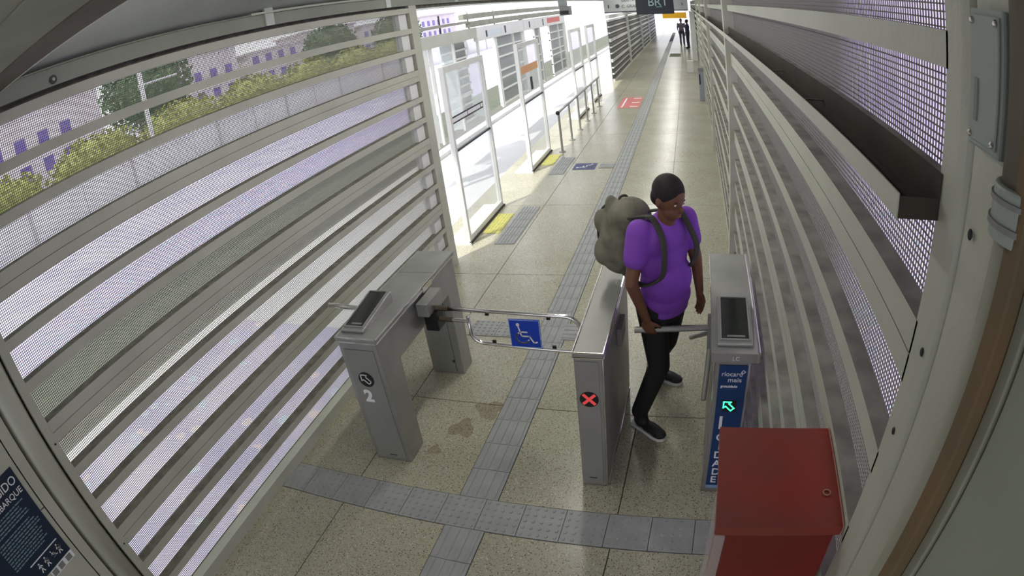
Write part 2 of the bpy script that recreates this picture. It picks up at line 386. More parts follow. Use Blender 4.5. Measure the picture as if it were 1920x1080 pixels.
glass_door(2, 8.76, 10.1, XL - .03, 'orange')
glass_door(3, 13.0, 14.3, XL - .03, '')
glass_door(4, 15.2, 16.5, XL - .03, '')
wl2 = struct('wall_left_platform', (XL, 5.385, 0)); wl2.name = 'wall_left_2'
for (a, b) in ((5.385, 5.86), (7.2, 8.74)):
    slat_bay(wl2, -2.98, 1, a, b, 0, panels=3, mt=paint_w, mesh=False)
    MB().box(-3.04, -3.035, a, b, .02, 2.14).build('glass_pane', glassw, wl2)
    MB().box(-3.08, -3.02, b - .04, b, 0, 2.2).build('post', paint_w, wl2)
for (a, x0, x1) in ((5.86, -3.05, XL - .03), (7.19, -3.05, XL - .06), (8.74, -3.05, XL - .03), (10.11, -2.75, XL - .03)):
    MB().box(x0, x1, a, a + .015, .03, 2.16).build('side_glass', glassd, wl2)
    MB().box(x1 - .05, x1, a - .05, a + .02, 0, 2.2).build('post', paint_w, wl2)
MB().box(XL - .05, XL + .0, 5.385, 5.50, 0, 2.2).build('jamb', paint_w, wl2)
MB().box(XL - .05, XL - .01, 5.52, 5.60, .2, 2.2).build('jamb', paint_w, wl2)
MB().box(XL - .09, XL + .004, 5.385, 8.6, 2.15, 2.425).build('fascia', paint, wl2)
MB().box(-3.1, XL - .09, 5.385, 8.6, 2.15, 2.19).build('soffit', paint, wl2)
# white fascia above pods with black marks
MB().box(XL - .09, XL + .02, 8.6, 12.95, 2.05, 2.42).build('fascia', paint_w, wl2)
MB().box(XL - .09, XL + .02, 13.0, 19.3, 2.05, 2.42).build('fascia', paint_w, wl2)
mb = MB(); xs_ = XL + .021
for yy, z0, z1 in ((9.25, 2.12, 2.30), (10.9, 2.12, 2.34), (13.6, 2.12, 2.34), (15.5, 2.10, 2.36)): mb.box(xs_ - .001, xs_ + .002, yy, yy + .13, z0, z1)
mb.build('notice_field', signt, wl2)
MB().box(xs_ - .001, xs_ + .002, 9.45, 10.7, 2.12, 2.30).build('notice_strip', mat('pale_blue_print', (.62, .68, .70), .6), wl2)
MB().box(xs_ - .001, xs_ + .003, 16.2, 18.4, 2.16, 2.36).build('notice_strip', redpr, wl2)
# glazed panel with muntins behind the handrail
for (a, b) in ((10.16, 12.85), (14.35, 15.15), (16.6, 19.2)):
    MB().box(XL - .10, XL - .09, a, b, .05, 2.05).build('glass_pane', glassw, wl2)
    for z0 in (.05, .45, .80, 1.02, 1.42, 1.72): MB().box(XL - .09, XL - .045, a, b, z0, z0 + .045).build('rail', paint_w, wl2)
    for yy in (a, (a + b) / 2 + .3, b - .07): MB().box(XL - .09, XL - .03, yy, yy + .07, 0, 2.05).build('post', paint_w, wl2)
MB().box(XL - .12, XL, 12.85, 12.99, 0, 2.5).build('post', paint_w, wl2)
MB().box(XL - .12, XL, 19.2, 19.5, 0, 2.6).build('post', paint_w, wl2)
# clerestory between fascia and roof: mid beam, thin mullions, heavy beams
MB().box(XL - .09, XL, 5.385, 8.2, 2.565, 2.63).build('rail', olive, wl2)
MB().box(XL - .10, XL + .03, 8.2, 19.3, 2.45, 2.605).build('beam', olive, wl2)
MB().box(XL - .14, XL - .01, 7.9, 19.3, 2.67, 2.81).build('beam', olive, wl2)
for yy in (6.55, 8.3, 10.3): MB().box(XL - .08, XL - .05, yy, yy + .03, 2.42, 2.85).build('mullion', blackp if yy < 7 else olive, wl2)
# far slatted bays
wl3 = struct('wall_left_3', (XL, 19.5, 0))
for (a, b) in ((19.55, 25.7), (25.9, 33.2), (33.4, 40), (40.2, 47.5)):
    slat_bay(wl3, XL, 1, a, b, 0, panels=3, mt=paint_w, pitch=.05, wire=.016, wm=greyp)
    MB().box(XL - .1, XL + .02, b, b + .2, 0, 2.6).build('post', paint_w, wl3)
    MB().box(XL - .10, XL + .03, a, b, 2.2, 2.32).build('beam', paint_w, wl3)

wr = struct('wall_right', (XR, 0, 0))
slat_bay(wr, XR, -1, .745, 5.2, -.03, pitch=.0125, wire=.0026, depth=.045)
slat_bay(wr, XR, -1, 5.34, 10.0, -.03, pitch=.0115, depth=.045)
slat_bay(wr, XR, -1, 10.1, 14.8, -.03, pitch=.023, wire=.007, depth=.045)
slat_bay(wr, XR, -1, 14.9, 19.6, -.03, pitch=.023, wire=.007, depth=.045)
slat_bay(wr, XR, -1, 19.7, 49, -.03, pitch=.05, wire=.02, mt=paint_w, depth=.045)
for (a, b) in ((5.2, 5.33), (10.0, 10.1), (14.8, 14.9), (19.6, 19.7)):
    MB().box(XR - .045, XR + .10, a, b, 0, 3.0).build('post', paint, wr, bevel=.004)
mb = MB(); mb.prism([(XR + .10, .666), (XR + .02, .666), (XR + .003, .678), (XR, .70), (XR, .752), (XR + .10, .752)], (0, 0, 0), X, Y, Z, 3.0); mb.build('post', paint, wr)
MB().box(XR + .09, XR + .12, -3, .70, 0, 3).build('backing', shade_grime, wr)
MB().box(XR + .004, XR + .09, .560, .660, 0, 3.0).build('wall_panel', paint, wr, bevel=.003)
MB().box(XR, XR + .09, .452, .475, 0, 3.0).build('post', olive, wr, bevel=.002)
MB().box(XR + .004, XR + .09, -3, .447, 0, 3.0).build('wall_panel', mat('green_grey_panel', (.30, .33, .25), .6, noise=(3, (.25, .27, .20), .8)), wr, bevel=.003)
mb = MB()
for yy, zz in ((.63, 2.37), (.70, 2.15), (.715, 1.98)): mb.ell((XR - .001, yy, zz), (.003, .006, .008), seg=8, rings=5)
mb.build('bolt', blackp, wr)

# cable tray along the right wall
tr = thing('cable_tray', 'long open cable tray with dark inside fixed along the right wall', 'cable tray', (XR - .035, .745, 2.343))
ty0, ty1 = .742, 40
MB().box(.296, .299, ty0, ty1, 2.343, 2.380).build('outer_flange', paint, tr)
MB().box(.2992, XR - .003, ty0, ty1, 2.343, 2.346).build('tray_bottom', darktray, tr)
MB().box(XR - .0028, XR - .0005, ty0, ty1, 2.343, 2.412).build('wall_flange', darktray, tr)
MB().box(.2992, XR - .003, ty0, ty0 + .002, 2.346, 2.376).build('end_cap', darktray, tr)
for yy in (1.55, 2.2, 3.4, 4.6): MB().box(.30, XR - .003, yy, yy + .012, 2.366, 2.370).build('cross_strap', shade_grime, tr)

# ceiling: eaves beam, roof, portal beams
ce = struct('ceiling', (-1, 0, 3))
MB().box(XL - .10, XL + .01, .66, 19.3, 2.885, 2.975).build('eaves_beam', eavesm, ce)
MB().box(XL - .10, XL - .04, .66, 19.3, 2.85, 2.885).build('eaves_shadow_gap', shade_grime, ce)  # dark strip standing in for the shade of the recess
MB().box(XL - .12, XL + .02, 1.05, 2.9, 2.975, 2.982).build('flashing', olive, ce)
MB().box(XL - .12, XL + .03, 2.9, 19.3, 2.975, 2.99).build('flashing', paint, ce)  # lit edge put into the lighter paint of this stretch
for yy in (3.05, 4.75, 6.4, 8.1): MB().box(XL + .0, XL + .02, yy, yy + .09, 2.885, 3.05).build('bracket', roofm, ce)
mb = MB(); mb.prism(arc(0, 0, .022, 0, 360, 18)[:-1], (XL + .011, 1.36, 2.915), Y, Z, X, .006); mb.build('cable_gland', blackp, ce)
mb = MB(); mb.prism(arc(0, 0, .009, 0, 360, 14)[:-1], (XL + .017, 1.36, 2.915), Y, Z, X, .004); mb.build('gland_plug', paint, ce)
n = 14
for i in range(n):
    y0 = -3 + i * (52 + 3) / n; y1 = y0 + (52 + 3) / n
    for (xa, za, xb, zb) in ((XL - .5, 2.86, -1.1, 3.45), (-1.1, 3.45, XR + .6, 2.92)):
        vs = [(xa, y0, za), (xb, y0, zb), (xb, y1 - .01, zb), (xa, y1 - .01, za)]; vs += [(a, b, c + .05) for a, b, c in vs]
        MB().add(vs, [(0, 1, 2, 3), (7, 6, 5, 4), (0, 4, 5, 1), (1, 5, 6, 2), (2, 6, 7, 3), (3, 7, 4, 0)]).build('roof_sheet', roofm, ce)
for yy in (7.4, 12.2, 17, 24, 31): MB().box(XL - .1, XR + .1, yy, yy + .12, 2.98, 3.10).build('cross_beam', olive, ce)
MB().box(XL - .12, XR + .1, .86, 1.05, 2.95, 3.15).build('portal_beam', brown_beam, ce, bevel=.003)
MB().box(XL - .12, XR + .1, .58, .855, 2.953, 3.15).build('portal_beam', olive, ce)
MB().box(XL - .12, XR + .1, -3, .575, 2.957, 3.0).build('ceiling_panel', olive, ce)
MB().box(XL - .12, XR + .1, 1.048, 1.056, 2.948, 2.962).build('beam_edge', paint_w, ce)

# added fill lights under the roof, out of view, to brighten the walkway
fillm = mat('fill_diffuser', (.9, .9, .88), .5, emit=((1, .98, .93), 3.0))
for i, yy in enumerate((-1.6, .2, 2.4, 4.9, 7.4, 10.5, 14, 18, 23, 29, 36)):
    lm = thing('added_fill_light', 'added unseen fill light number %d counted from the camera end' % (i + 1), 'fill_light', (-1.1, yy, 3.36), 'added fill lights under the roof ridge')
    lm['label'] = 'long white fill light added out of view under the roof ridge'
    MB().box(-1.18, -1.02, yy - .62, yy + .62, 3.36, 3.42).build('housing', paint_w, lm)
    MB().box(-1.17, -1.03, yy - .60, yy + .60, 3.352, 3.36).build('diffuser', fillm, lm)
    ld = bpy.data.lights.new('fill_area_light', 'AREA'); ld.shape = 'RECTANGLE'; ld.size = .14; ld.size_y = 1.2; ld.energy = FILL_W * (.55 if yy < 3 else 1.0 if yy < 12 else 1.9); ld.color = (1, .98, .92)
    lo = bpy.data.objects.new('fill_area_light', ld); COL.objects.link(lo); lo.location = (0, 0, -.012); lo.parent = lm

# ---------------------------------------------------------------- fixed things at the near right and left
eb = thing('junction_box', 'grey rectangular cover plate of junction box high on right wall', 'electrical box', (XR, .61, 2.565))
MB().box(XR - .012, XR + .004, .566, .652, 2.482, 2.648).build('box_body', plate, eb, bevel=.004)
MB().box(XR - .016, XR - .012, .573, .645, 2.49, 2.64).build('cover', plate, eb, bevel=.003)
for a, b in ((.579, 2.497), (.639, 2.497), (.579, 2.633), (.639, 2.633)):
    mb = MB(); mb.ell((XR - .0165, a, b), (.003, .005, .005), seg=10, rings=6); mb.build('screw', chrome, eb)
MB().box(XR - .018, XR - .016, .622, .630, 2.515, 2.565).build('embossed_slot', greyp, eb)
pp = thing('conduit_pipe', 'thick vertical conduit pipe with rusty side and collar on right wall', 'pipe', (XR - .0, .515, 0))
mb = MB(); mb.bar((XR + .012, .520, 0), (XR + .012, .520, 2.42), .036, n=28); mb.build('pipe', pipep, pp, smooth=True)
mb = MB(); mb.bar((XR + .012, .520, 2.41), (XR + .012, .520, 2.47), .046, n=28); mb.build('collar', plate, pp, bevel=.004)
mb = MB(); mb.bar((XR + .012, .520, 2.425), (XR + .012, .520, 2.432), .049, n=28); mb.bar((XR + .012, .520, 2.452), (XR + .012, .520, 2.458), .049, n=28); mb.build('clamp_ring', greyp, pp)
mb = MB(); mb.bar((XR + .012, .520, 2.47), (XR + .012, .520, 2.95), .038, n=24); mb.build('upper_pipe', brown_beam, pp, smooth=True)
MB().box(XR - .022, XR + .06, .477, .512, 0, 2.95).build('rusty_strip', rust, pp, bevel=.006)

po = thing('poster', 'dark navy notice poster with white text and pictograms on near left wall', 'poster', (XL, .2, 1.2))
px0 = XL - .004
MB().box(px0, px0 + .002, -.12, .358, .915, 1.462).build('sheet', navyd, po)
text('heading', 'PROIBIDO', .062, (px0 + .0035, .345, 1.385), -Y * -1, Z, whitep, po, 'RIGHT')
text('heading', 'EMBARQUE', .046, (px0 + .0035, .345, 1.33), Y, Z, whitep, po, 'RIGHT')
random.seed(3)
for i in range(15):
    zz = 1.30 - i * .0165 - (.012 if i > 4 else 0); ye = .33 - random.uniform(0, .07)
    mb = MB(); a = .02
    while a < ye:
        w = random.uniform(.012, .035); mb.box(px0 + .002, px0 + .003, a, min(a + w, ye), zz, zz + .006); a += w + .005
    mb.build('text_line', mat('dim_print', (.20, .30, .34), .6), po)
MB().box(px0 + .002, px0 + .003, .10, .33, 1.015, 1.021).build('rule', whitep, po)
for i in range(4):
    oy = .13 + i * .052; mb = MB()
    if i == 2: wheelchair(mb, (px0 + .002, oy, .945), Y, Z, X, .055, .001)
    else:
        mb.prism([(a * .9, b * .9) for a, b in arc(.02, .055, .006, 0, 360, 10)[:-1]], (px0 + .002, oy, .945), Y, Z, X, .001)
        strokes(mb, [[(.02, .045), (.02, .022), (.010, 0)], [(.02, .022), (.03, 0)], [(.008, .03), (.02, .042), (.032, .03)]], .006, (px0 + .002, oy, .945), Y, Z, X, .001)
        if i == 1 or i == 3: strokes(mb, [arc(.024, .028, .009, 0, 360, 8)], .006, (px0 + .002, oy, .945), Y, Z, X, .001)
    mb.build('pictogram', whitep, po)
st = thing('label_strip', 'small white and dark adhesive label strip just under the navy poster', 'label', (XL, .27, .89))
MB().box(px0, px0 + .002, .17, .358, .868, .912).build('backing', whitep, st)
for a in (.18, .235, .30): MB().box(px0 + .002, px0 + .003, a, a + .04, .873, .907).build('printed_field', greyp, st)
st = thing('notice_sheet', 'white printed notice sheet below the left half of the navy poster', 'notice', (XL, 0, .9))
MB().box(px0, px0 + .002, -.25, .11, .60, .905).build('sheet', mat('grey_paper', (.45, .48, .46), .7), st)
for i in range(6): MB().box(px0 + .002, px0 + .003, -.1, .09 - .01 * (i % 3), .86 - i * .03, .868 - i * .03).build('text_line', signt, st)

# ---------------------------------------------------------------- red cabinet
rc = thing('red_cabinet', 'tall red metal cabinet with overhanging lid and ring lock in front corner', 'cabinet', (.22, .93, 0))
MB().box(.108, .362, .785, 1.075, 0, 1.635).build('body', redbox, rc, bevel=.004)
MB().box(.079, .366, .765, 1.085, 1.630, 1.66).build('lid', redlid, rc, bevel=.004)
mb = MB()
mb.box(.3655, .3675, .765, 1.085, 1.632, 1.664)
mb.build('lid_edge_strip', mat('pink_edge', (.5, .22, .2), .4), rc)
mb = MB(); mb.tube([V((.335, .865, 1.6625)) + V((math.cos(t * math.pi / 8) * .0085, math.sin(t * math.pi / 8) * .0085, 0)) for t in range(17)], .0018, 6); mb.build('lock_ring', mat('dull_brass', (.45, .25, .18), .4, .5), rc)
MB().box(.084, .1075, .787, .97, 1.15, 1.60).build('brochure_holder', acryl, rc, bevel=.002)

# ---------------------------------------------------------------- turnstiles
def card_reader(parent, x0, x1, y0, y1, zb, tilt=.05):
    vs = [(x0, y0, zb), (x1, y0, zb), (x1, y1, zb), (x0, y1, zb), (x0, y0, zb + .018), (x1, y0, zb + .018), (x1, y1, zb + .018 + tilt), (x0, y1, zb + .018 + tilt)]
    r = MB().add(vs, [(3, 2, 1, 0), (4, 5, 6, 7), (0, 1, 5, 4), (1, 2, 6, 5), (2, 3, 7, 6), (3, 0, 4, 7)]).build('card_reader', steel, parent, bevel=.004)
    dz = tilt / (y1 - y0); e = .02; ya, yb = y0 + .035, y1 - .02
    def q(x, y_, h): return (x, y_, zb + .018 + (y_ - y0) * dz + h)
    vs = [q(x0 + e, ya, .002), q(x1 - e, ya, .002), q(x1 - e, yb, .002), q(x0 + e, yb, .002)]; vs2 = [(a, b, c - .004) for a, b, c in vs]
    MB().add(vs2 + vs, [(4, 5, 6, 7), (0, 1, 5, 4), (1, 2, 6, 5), (2, 3, 7, 6), (3, 0, 4, 7)]).build('screen', darkg, r)
    w = .008; mb = MB()
    for (xa, xb, yc, yd) in ((x0 + e - w, x0 + e, ya - w, yb + w), (x1 - e, x1 - e + w, ya - w, yb + w), (x0 + e, x1 - e, ya - w, ya), (x0 + e, x1 - e, yb, yb + w)):
        vs = [q(xa, yc, -.002), q(xb, yc, -.002), q(xb, yd, -.002), q(xa, yd, -.002)]; vs += [(a, b, c + .010) for a, b, c in vs]
        mb.add(vs, [(4, 5, 6, 7), (0, 1, 5, 4), (1, 2, 6, 5), (2, 3, 7, 6), (3, 0, 4, 7)])
    mb.build('bezel', steel, r)
    vs = [q(x0 + e + .03, ya + .02, .0035), q(x1 - e - .02, ya + .02, .0035), q(x1 - e - .02, ya + .035, .0035), q(x0 + e + .03, ya + .035, .0035)]
    MB().add(vs + [(a, b, c - .002) for a, b, c in vs], [(0, 1, 2, 3), (4, 5, 1, 0)]).build('slot', greyp, r)
    return r
def lid_trim(parent, x0, x1, y0, y1, z):
    mb = MB(); r = .006
    for p0, p1 in (((x0, y0, z), (x1, y0, z)), ((x1, y0, z), (x1, y1, z)), ((x0, y0, z), (x0, y1, z)), ((x0, y0, z - .028), (x1, y0, z - .028)), ((x1, y0, z - .028), (x1, y1, z - .028))): mb.bar(p0, p1, r, n=8)
    mb.build('lid_edge', chrome, parent)

# left: arched cabinet number 2
x0, x1 = -2.036, -1.765
tl = thing('turnstile_cabinet', 'left steel turnstile cabinet with arch, card reader and number 2', 'turnstile', (-1.9, 2.95, 0))
prof = [(2.35, 0), (2.555, 0), (2.575, .71), (3.375, .71), (3.375, 0), (3.55, 0), (3.55, .948), (2.35, .948)]
mb = MB()
o = MB().prism(prof, (x0, 0, 0), Y, Z, X, x1 - x0).build('body', steel, tl, bevel=.005)
MB().box(x0 + .03, x1 - .03, 2.346, 2.352, .02, .90).build('front_panel', steel_d, tl)
MB().box(x0 - .008, x1 + .012, 2.34, 3.20, .955, .985).build('lid', steel, tl, bevel=.004)
MB().box(x0 - .008, x1 + .012, 3.205, 3.56, .955, .985).build('lid', steel, tl, bevel=.004)
lid_trim(tl, x0 - .006, x1 + .012, 2.34, 3.56, .983)
MB().box(x1 + .012, x1 + .018, 3.0, 3.14, .935, .975).build('latch_plate', chrome, tl, bevel=.002)
card_reader(tl, -2.03, -1.865, 2.40, 2.80, .985, .055)
mb = MB(); mb.ell((x1 - .07, 3.372, .12), (.012, .004, .012), seg=10, rings=6); mb.build('bolt', blackp, tl)
MB().box(x1 - .062, x1 - .060, 3.372, 3.3745, .02, .70).build('panel_seam', signt, tl)
yf = 2.345
c0 = V((-1.905, yf, .685))
mb = MB(); mb.prism(arc(0, 0, .055, 0, 360, 28)[:-1], c0, X, Z, -Y, .002); disc = mb.build('sign_disc', blackp, tl)
mb = MB(); AR = [(-.034, .034), (.012, .034), (.0, .020), (.034, -.014), (.014, -.034), (-.020, 0), (-.034, -.012), (-.034, .034)]
strokes(mb, [AR], .007, c0 - Y * .002, X, Z, -Y, .001); mb.build('arrow', whitep, disc)
text('number', '2', .125, (-1.955, yf - .002, .515), X, Z, whitep, tl, bold=.006)
MB().box(-1.915, -1.86, yf - .003, yf, .05, .056).build('slot', signt, tl)
# tripod arm reaching into the lane at the wall
hub = MB(); hub.box(x0 - .05, x0, 2.86, 3.05, .74, .86); hub.build('hub', steel_d, tl, bevel=.006)
mb = MB(); mb.bar((x0 - .04, 2.95, .815), (-2.53, 2.95, .840), .018, n=14); mb.build('arm', chrome, tl)
mb = MB(); mb.bar((x0 - .04, 2.97, .79), (-2.13, 3.28, .50), .018, n=14); mb.build('arm', chrome, tl)

# hinged gate with wheelchair sign
ga = thing('swing_gate', 'hinged steel tube gate with blue wheelchair sign between turnstile cabinets', 'gate', (-1.5, 2.95, .7))
MB().box(-1.747, -1.665, 2.86, 3.10, .835, .925).build('hinge_block', steel, ga, bevel=.004)
MB().box(-1.735, -1.64, 2.91, 3.02, .70, .835).build('hinge_motor', blackp, ga, bevel=.004)
def gp(x, z): return V((x, 2.95 - .0 * (x + 1.7), z))
pts = [gp(-1.64, .855), gp(-1.2, .843), gp(-.84, .832)]
for a in range(90, -1, -15): pts.append(gp(-.80 + .10 * math.cos(math.radians(a)), .73 + .10 * math.sin(math.radians(a))))
pts += [gp(-.70, .66)]
for a in range(0, -91, -15): pts.append(gp(-.78 + .08 * math.cos(math.radians(a)), .655 + .08 * math.sin(math.radians(a))))
pts += [gp(-1.1, .588), gp(-1.34, .602)]
for a in range(-90, -181, -15): pts.append(gp(-1.35 + .085 * math.cos(math.radians(a)), .688 + .085 * math.sin(math.radians(a))))
pts += [gp(-1.435, .80)]
mb = MB(); mb.tube(pts, .0135, 12); mb.build('gate_frame', chrome, ga, smooth=True)
mb = MB(); mb.bar(gp(-1.64, .775), gp(-1.435, .765), .0125, n=12); mb.build('lower_bar', chrome, ga)
mb = MB(); mb.bar(gp(-1.66, .856), gp(-1.565, .853), .017, n=12); mb.bar(gp(-1.66, .776), gp(-1.55, .771), .017, n=12); mb.build('sleeve', mat('dark_bronze', (.10, .085, .06), .5, .6), ga)
for xx, zz in ((-1.30, .828), (-.90, .815), (-1.28, .618), (-.88, .60)):
    MB().box(xx - .012, xx + .012, 2.944, 2.956, zz - .012, zz + .012).build('clip', blackp, ga)
mb = MB(); sv = V((-.0, 0, 1)); mb.box(-1.16, -.955, 2.932, 2.940, .598, .805); sb = mb.build('sign_plate', bluep, ga, bevel=.006)
mb = MB()
strokes(mb, [[(.004, .004), (.201, .004), (.201, .203), (.004, .203), (.004, .004)]], .004, (-1.16, 2.932, .598), X, Z, -Y, .001)
mb.build('sign_border', mat('pale_blue_border', (.40, .55, .85), .5), sb)
mb = MB(); wheelchair(mb, (-1.155, 2.931, .605), X, Z, -Y, .19, .002); mb.build('wheelchair_symbol', whitep, sb)

# centre: narrow cabinet
x0, x1 = -.612, -.462
tc = thing('turnstile_cabinet', 'narrow middle steel turnstile cabinet with lit red cross', 'turnstile', (-.537, 2.85, 0))
MB().box(x0, x1, 2.36, 3.36, 0, .945).build('body', steel, tc, bevel=.005)
MB().box(x0 + .012, x1 - .022, 2.356, 2.362, .02, .925).build('front_panel', steel_d, tc)
MB().box(x0 - .004, x1 + .006, 2.352, 3.37, .952, .98).build('lid', steel_d, tc, bevel=.003)
lid_trim(tc, x0 - .003, x1 + .006, 2.354, 3.37, .979)
mb = MB(); mb.bar((x1 + .002, 2.37, .008), (x1 + .002, 3.34, .008), .006, n=8); mb.bar((x1 + .001, 2.36, .02), (x1 + .001, 2.36, .94), .004, n=8); mb.build('edge_trim', chrome, tc)
c0 = V((-.542, 2.356, .682)); mb = MB(); mb.prism(arc(0, 0, .052, 0, 360, 28)[:-1], c0, X, Z, -Y, .002); disc = mb.build('sign_disc', blackp, tc)
mb = MB(); strokes(mb, [[(-.027, -.027), (.027, .027)]], .017, c0 - Y * .002, X, Z, -Y, .001); strokes(mb, [[(-.027, .027), (.027, -.027)]], .017, c0 - Y * .002, X, Z, -Y, .0012); mb.build('red_cross', redled, disc)
MB().box(-.565, -.52, 2.3535, 2.356, .068, .074).build('slot', signt, tc)
MB().box(x1, x1 + .03, 2.84, 3.02, .70, .82).build('hub', greyp, tc, bevel=.004)

# right: card reader cabinet number 1
x0, x1 = .096, .330
trn = thing('turnstile_cabinet', 'right steel turnstile cabinet with navy front sticker and number 1', 'turnstile', (.21, 2.93, 0))
MB().box(x0 + .012, x1 - .035, 2.368, 3.49, 0, .952).build('body', steel, trn, bevel=.005)
MB().box(x0 - .008, x1 - .0, 2.352, 3.50, .955, 1.012).build('lid', steel, trn, bevel=.004)
mb = MB(); mb.bar((x1 + .002, 2.36, 1.008), (x1 + .002, 3.50, 1.008), .009, n=8); mb.bar((x0 - .008, 2.95, 1.008), (x0 - .008, 3.50, 1.008), .005, n=8); mb.bar((x1 + .002, 2.356, .96), (x1 + .002, 2.356, 1.008), .009, n=8)
mb.bar((x0 + .012, 2.364, 0), (x0 + .012, 2.364, .95), .004, n=8); mb.build('lid_edge', chrome, trn)
card_reader(trn, .118, .302, 2.41, 2.84, 1.012, .03)
text('engraving', 'LC', .032, (.195, 2.3505, .972), X, Z, whitep, trn)
stx0, stx1 = .135, .283; yf = 2.366
sk = MB().box(stx0, stx1, yf - .002, yf, .035, .935).build('front_sticker', navy, trn)
MB().box(stx0, stx1, yf - .003, yf - .001, .035, .06).build('sticker_base', mat('pale_blue_print2', (.25, .38, .60), .5), sk)
text('logo', 'riocard', .040, (stx0 + .013, yf - .003, .868), X, Z, whitep, sk, sx=.95)
text('logo', 'mais', .038, (stx0 + .048, yf - .003, .832), X, Z, whitep, sk, sx=1.1)
text('small_print', 'gratuidade', .021, (stx0 + .014, yf - .003, .797), X, Z, whitep, sk, bold=.0005)
mb = MB(); strokes(mb, [[(0, 0), (.010, .012), (.022, .002), (.008, -.010), (0, 0)]], .004, (stx1 - .032, yf - .002, .893), X, Z, -Y, .001); mb.build('logo_star', whitep, sk)
c0 = V((.205, yf - .002, .672)); MB().box(.17, .245, yf - .003, yf - .0015, .635, .712).build('arrow_window', blackp, sk)
mb = MB(); strokes(mb, [[(a * .85, b * .85) for a, b in AR]], .007, c0 - Y * .001, X, Z, -Y, .001); mb.build('arrow', greenled, sk)
text('number', '1', .125, (stx0 + .005, yf - .003, .515), X, Z, whitep, sk, bold=.002)
for i, ch in enumerate('CIDADE'): text('letter', ch, .074, (stx0 + .020 + (.018 if ch == 'I' else 0), yf - .003, .425 - i * .068), X, Z, whitep, sk, bold=.001)
hp = V((.10, 2.93, .80))
MB().box(x0 - .02, x0 + .012, 2.84, 3.02, .70, .84).build('hub', greyp, trn, bevel=.004)
mb = MB(); mb.bar(hp, (-.36, 2.875, .80), .019, n=14); mb.build('arm', steel, trn, smooth=False)
mb = MB(); mb.bar(hp - Z * .03, (-.0235, 3.3, .489), .018, n=14); mb.build('arm', steel, trn)
mb = MB(); mb.bar(hp - Z * .03, (.072, 2.62, .50), .016, n=14); mb.build('arm', steel_d, trn)

# ---------------------------------------------------------------- handrail by the platform doors
hr = thing('handrail', 'low steel tube handrail with seven posts along the platform doors', 'railing', (-2.42, 12.4, 0))
mb = MB(); mb.tube([(-2.42, 10.02, .745), (-2.42, 12, .745), (-2.42, 14.95, .745)], .024, 12); mb.build('top_rail', steel, hr, smooth=True)
mb = MB(); mb.ell((-2.42, 10.0, .745), (.04, .04, .04)); mb.build('end_cap', blackp, hr)
for i in range(6):
    yy = 10.06 + i * .915
    mb = MB(); mb.bar((-2.42, yy, 0), (-2.42, yy, .735), .021, n=12); mb.bar((-2.42, yy, .001), (-2.42, yy, .012), .06, n=16); mb.build('rail_post', steel_d, hr)

# ---------------------------------------------------------------- hanging things and far furniture
tv = thing('hanging_screen', 'dark navy hanging display panel with pale logo above the walkway', 'display', (-.52, 10, 2.75))
MB().box(-.845, -.198, 10, 10.08, 2.452, 2.90).build('panel', mat('navy_display', (.016, .026, .04), .35), tv, bevel=.01)
text('logo', 'BRT', .20, (-.64, 9.997, 2.60), X, Z, mat('pale_teal_print', (.42, .56, .55), .5), tv)
MB().box(-.50, -.40, 9.996, 9.999, 2.575, 2.588).build('logo_swoosh', mat('teal_print', (.25, .50, .52), .5), tv)
for xx, zt in ((-.75, 3.34), (-.3, 3.24)): MB().box(xx, xx + .02, 10.03, 10.05, 2.90, zt).build('hanger', greyp, tv)
sg = thing('direction_sign', 'wide grey hanging direction sign with dark lettering behind navy display', 'sign', (-.9, 14, 2.6))
MB().box(-1.95, .06, 14, 14.06, 2.49, 2.86).build('board', signg, sg, bevel=.005)
text('lettering', 'C. GRANDE', .10, (-1.52, 13.996, 2.575), X, Z, signt, sg)
text('lettering', 'SANTA CRUZ', .10, (-1.52, 13.996, 2.72), X, Z, signt, sg)
mb = MB(); mb.prism(arc(0, 0, .05, 0, 360, 16)[:-1], (-1.62, 13.998, 2.62), X, Z, -Y, .003); mb.box(-1.85, -1.82, 13.996, 14, 2.58, 2.66); mb.build('pictogram', signt, sg)
mb = MB(); strokes(mb, [[(-.03, .03), (0, 0), (-.03, -.03)]], .015, (-.06, 13.998, 2.62), X, Z, -Y, .003); mb.build('arrow', signt, sg)
MB().box(-1.95, .06, 14, 14.1, 2.455, 2.488).build('lower_edge', signt, sg)
for xx, zt in ((-1.7, 3.27), (-.2, 3.22)): MB().box(xx, xx + .02, 14.02, 14.04, 2.86, zt).build('hanger', greyp, sg)
ys = thing('banner', 'orange yellow banner hanging across the far end of the walkway', 'banner', (-.8, 38, 1.85))
MB().box(-1.55, .0, 38, 38.05, 1.66, 2.06).build('cloth', yel, ys)
for xx, zt in ((-1.5, 3.33), (-.06, 3.18)): MB().box(xx, xx + .03, 38.01, 38.04, 2.06, zt).build('hanger', greyp, ys)
bn = thing('litter_bin', 'tall grey litter bin standing against the right wall', 'bin', (.3, 15.4, 0))
MB().box(.19, .36, 15.25, 15.5, .0, .82).build('bin_body', mat('bin_grey', (.27, .29, .31), .5), bn, bevel=.01)
MB().box(.175, .362, 15.23, 15.52, .82, .90).build('bin_rim', greyp, bn, bevel=.008)
MB().box(.20, .235, 15.243, 15.25, .45, .72).build('bin_slot', blackp, bn)
wb = thing('supply_box', 'small white box standing on the floor behind the grey litter bin', 'box', (-.02, 21.6, 0))
MB().box(-.13, .09, 21.5, 21.75, 0, .42).build('box_body', paint_w, wb, bevel=.01)
MB().box(-.135, .095, 21.49, 21.76, .42, .45).build('box_lid', paint_w, wb)
bk = thing('speaker_box', 'dark grey box bracketed to the left beam above the white fascia', 'speaker', (-2.5, 12, 2.6))
MB().box(-2.58, -2.38, 11.9, 12.2, 2.50, 2.70).build('housing', greyp, bk, bevel=.01)
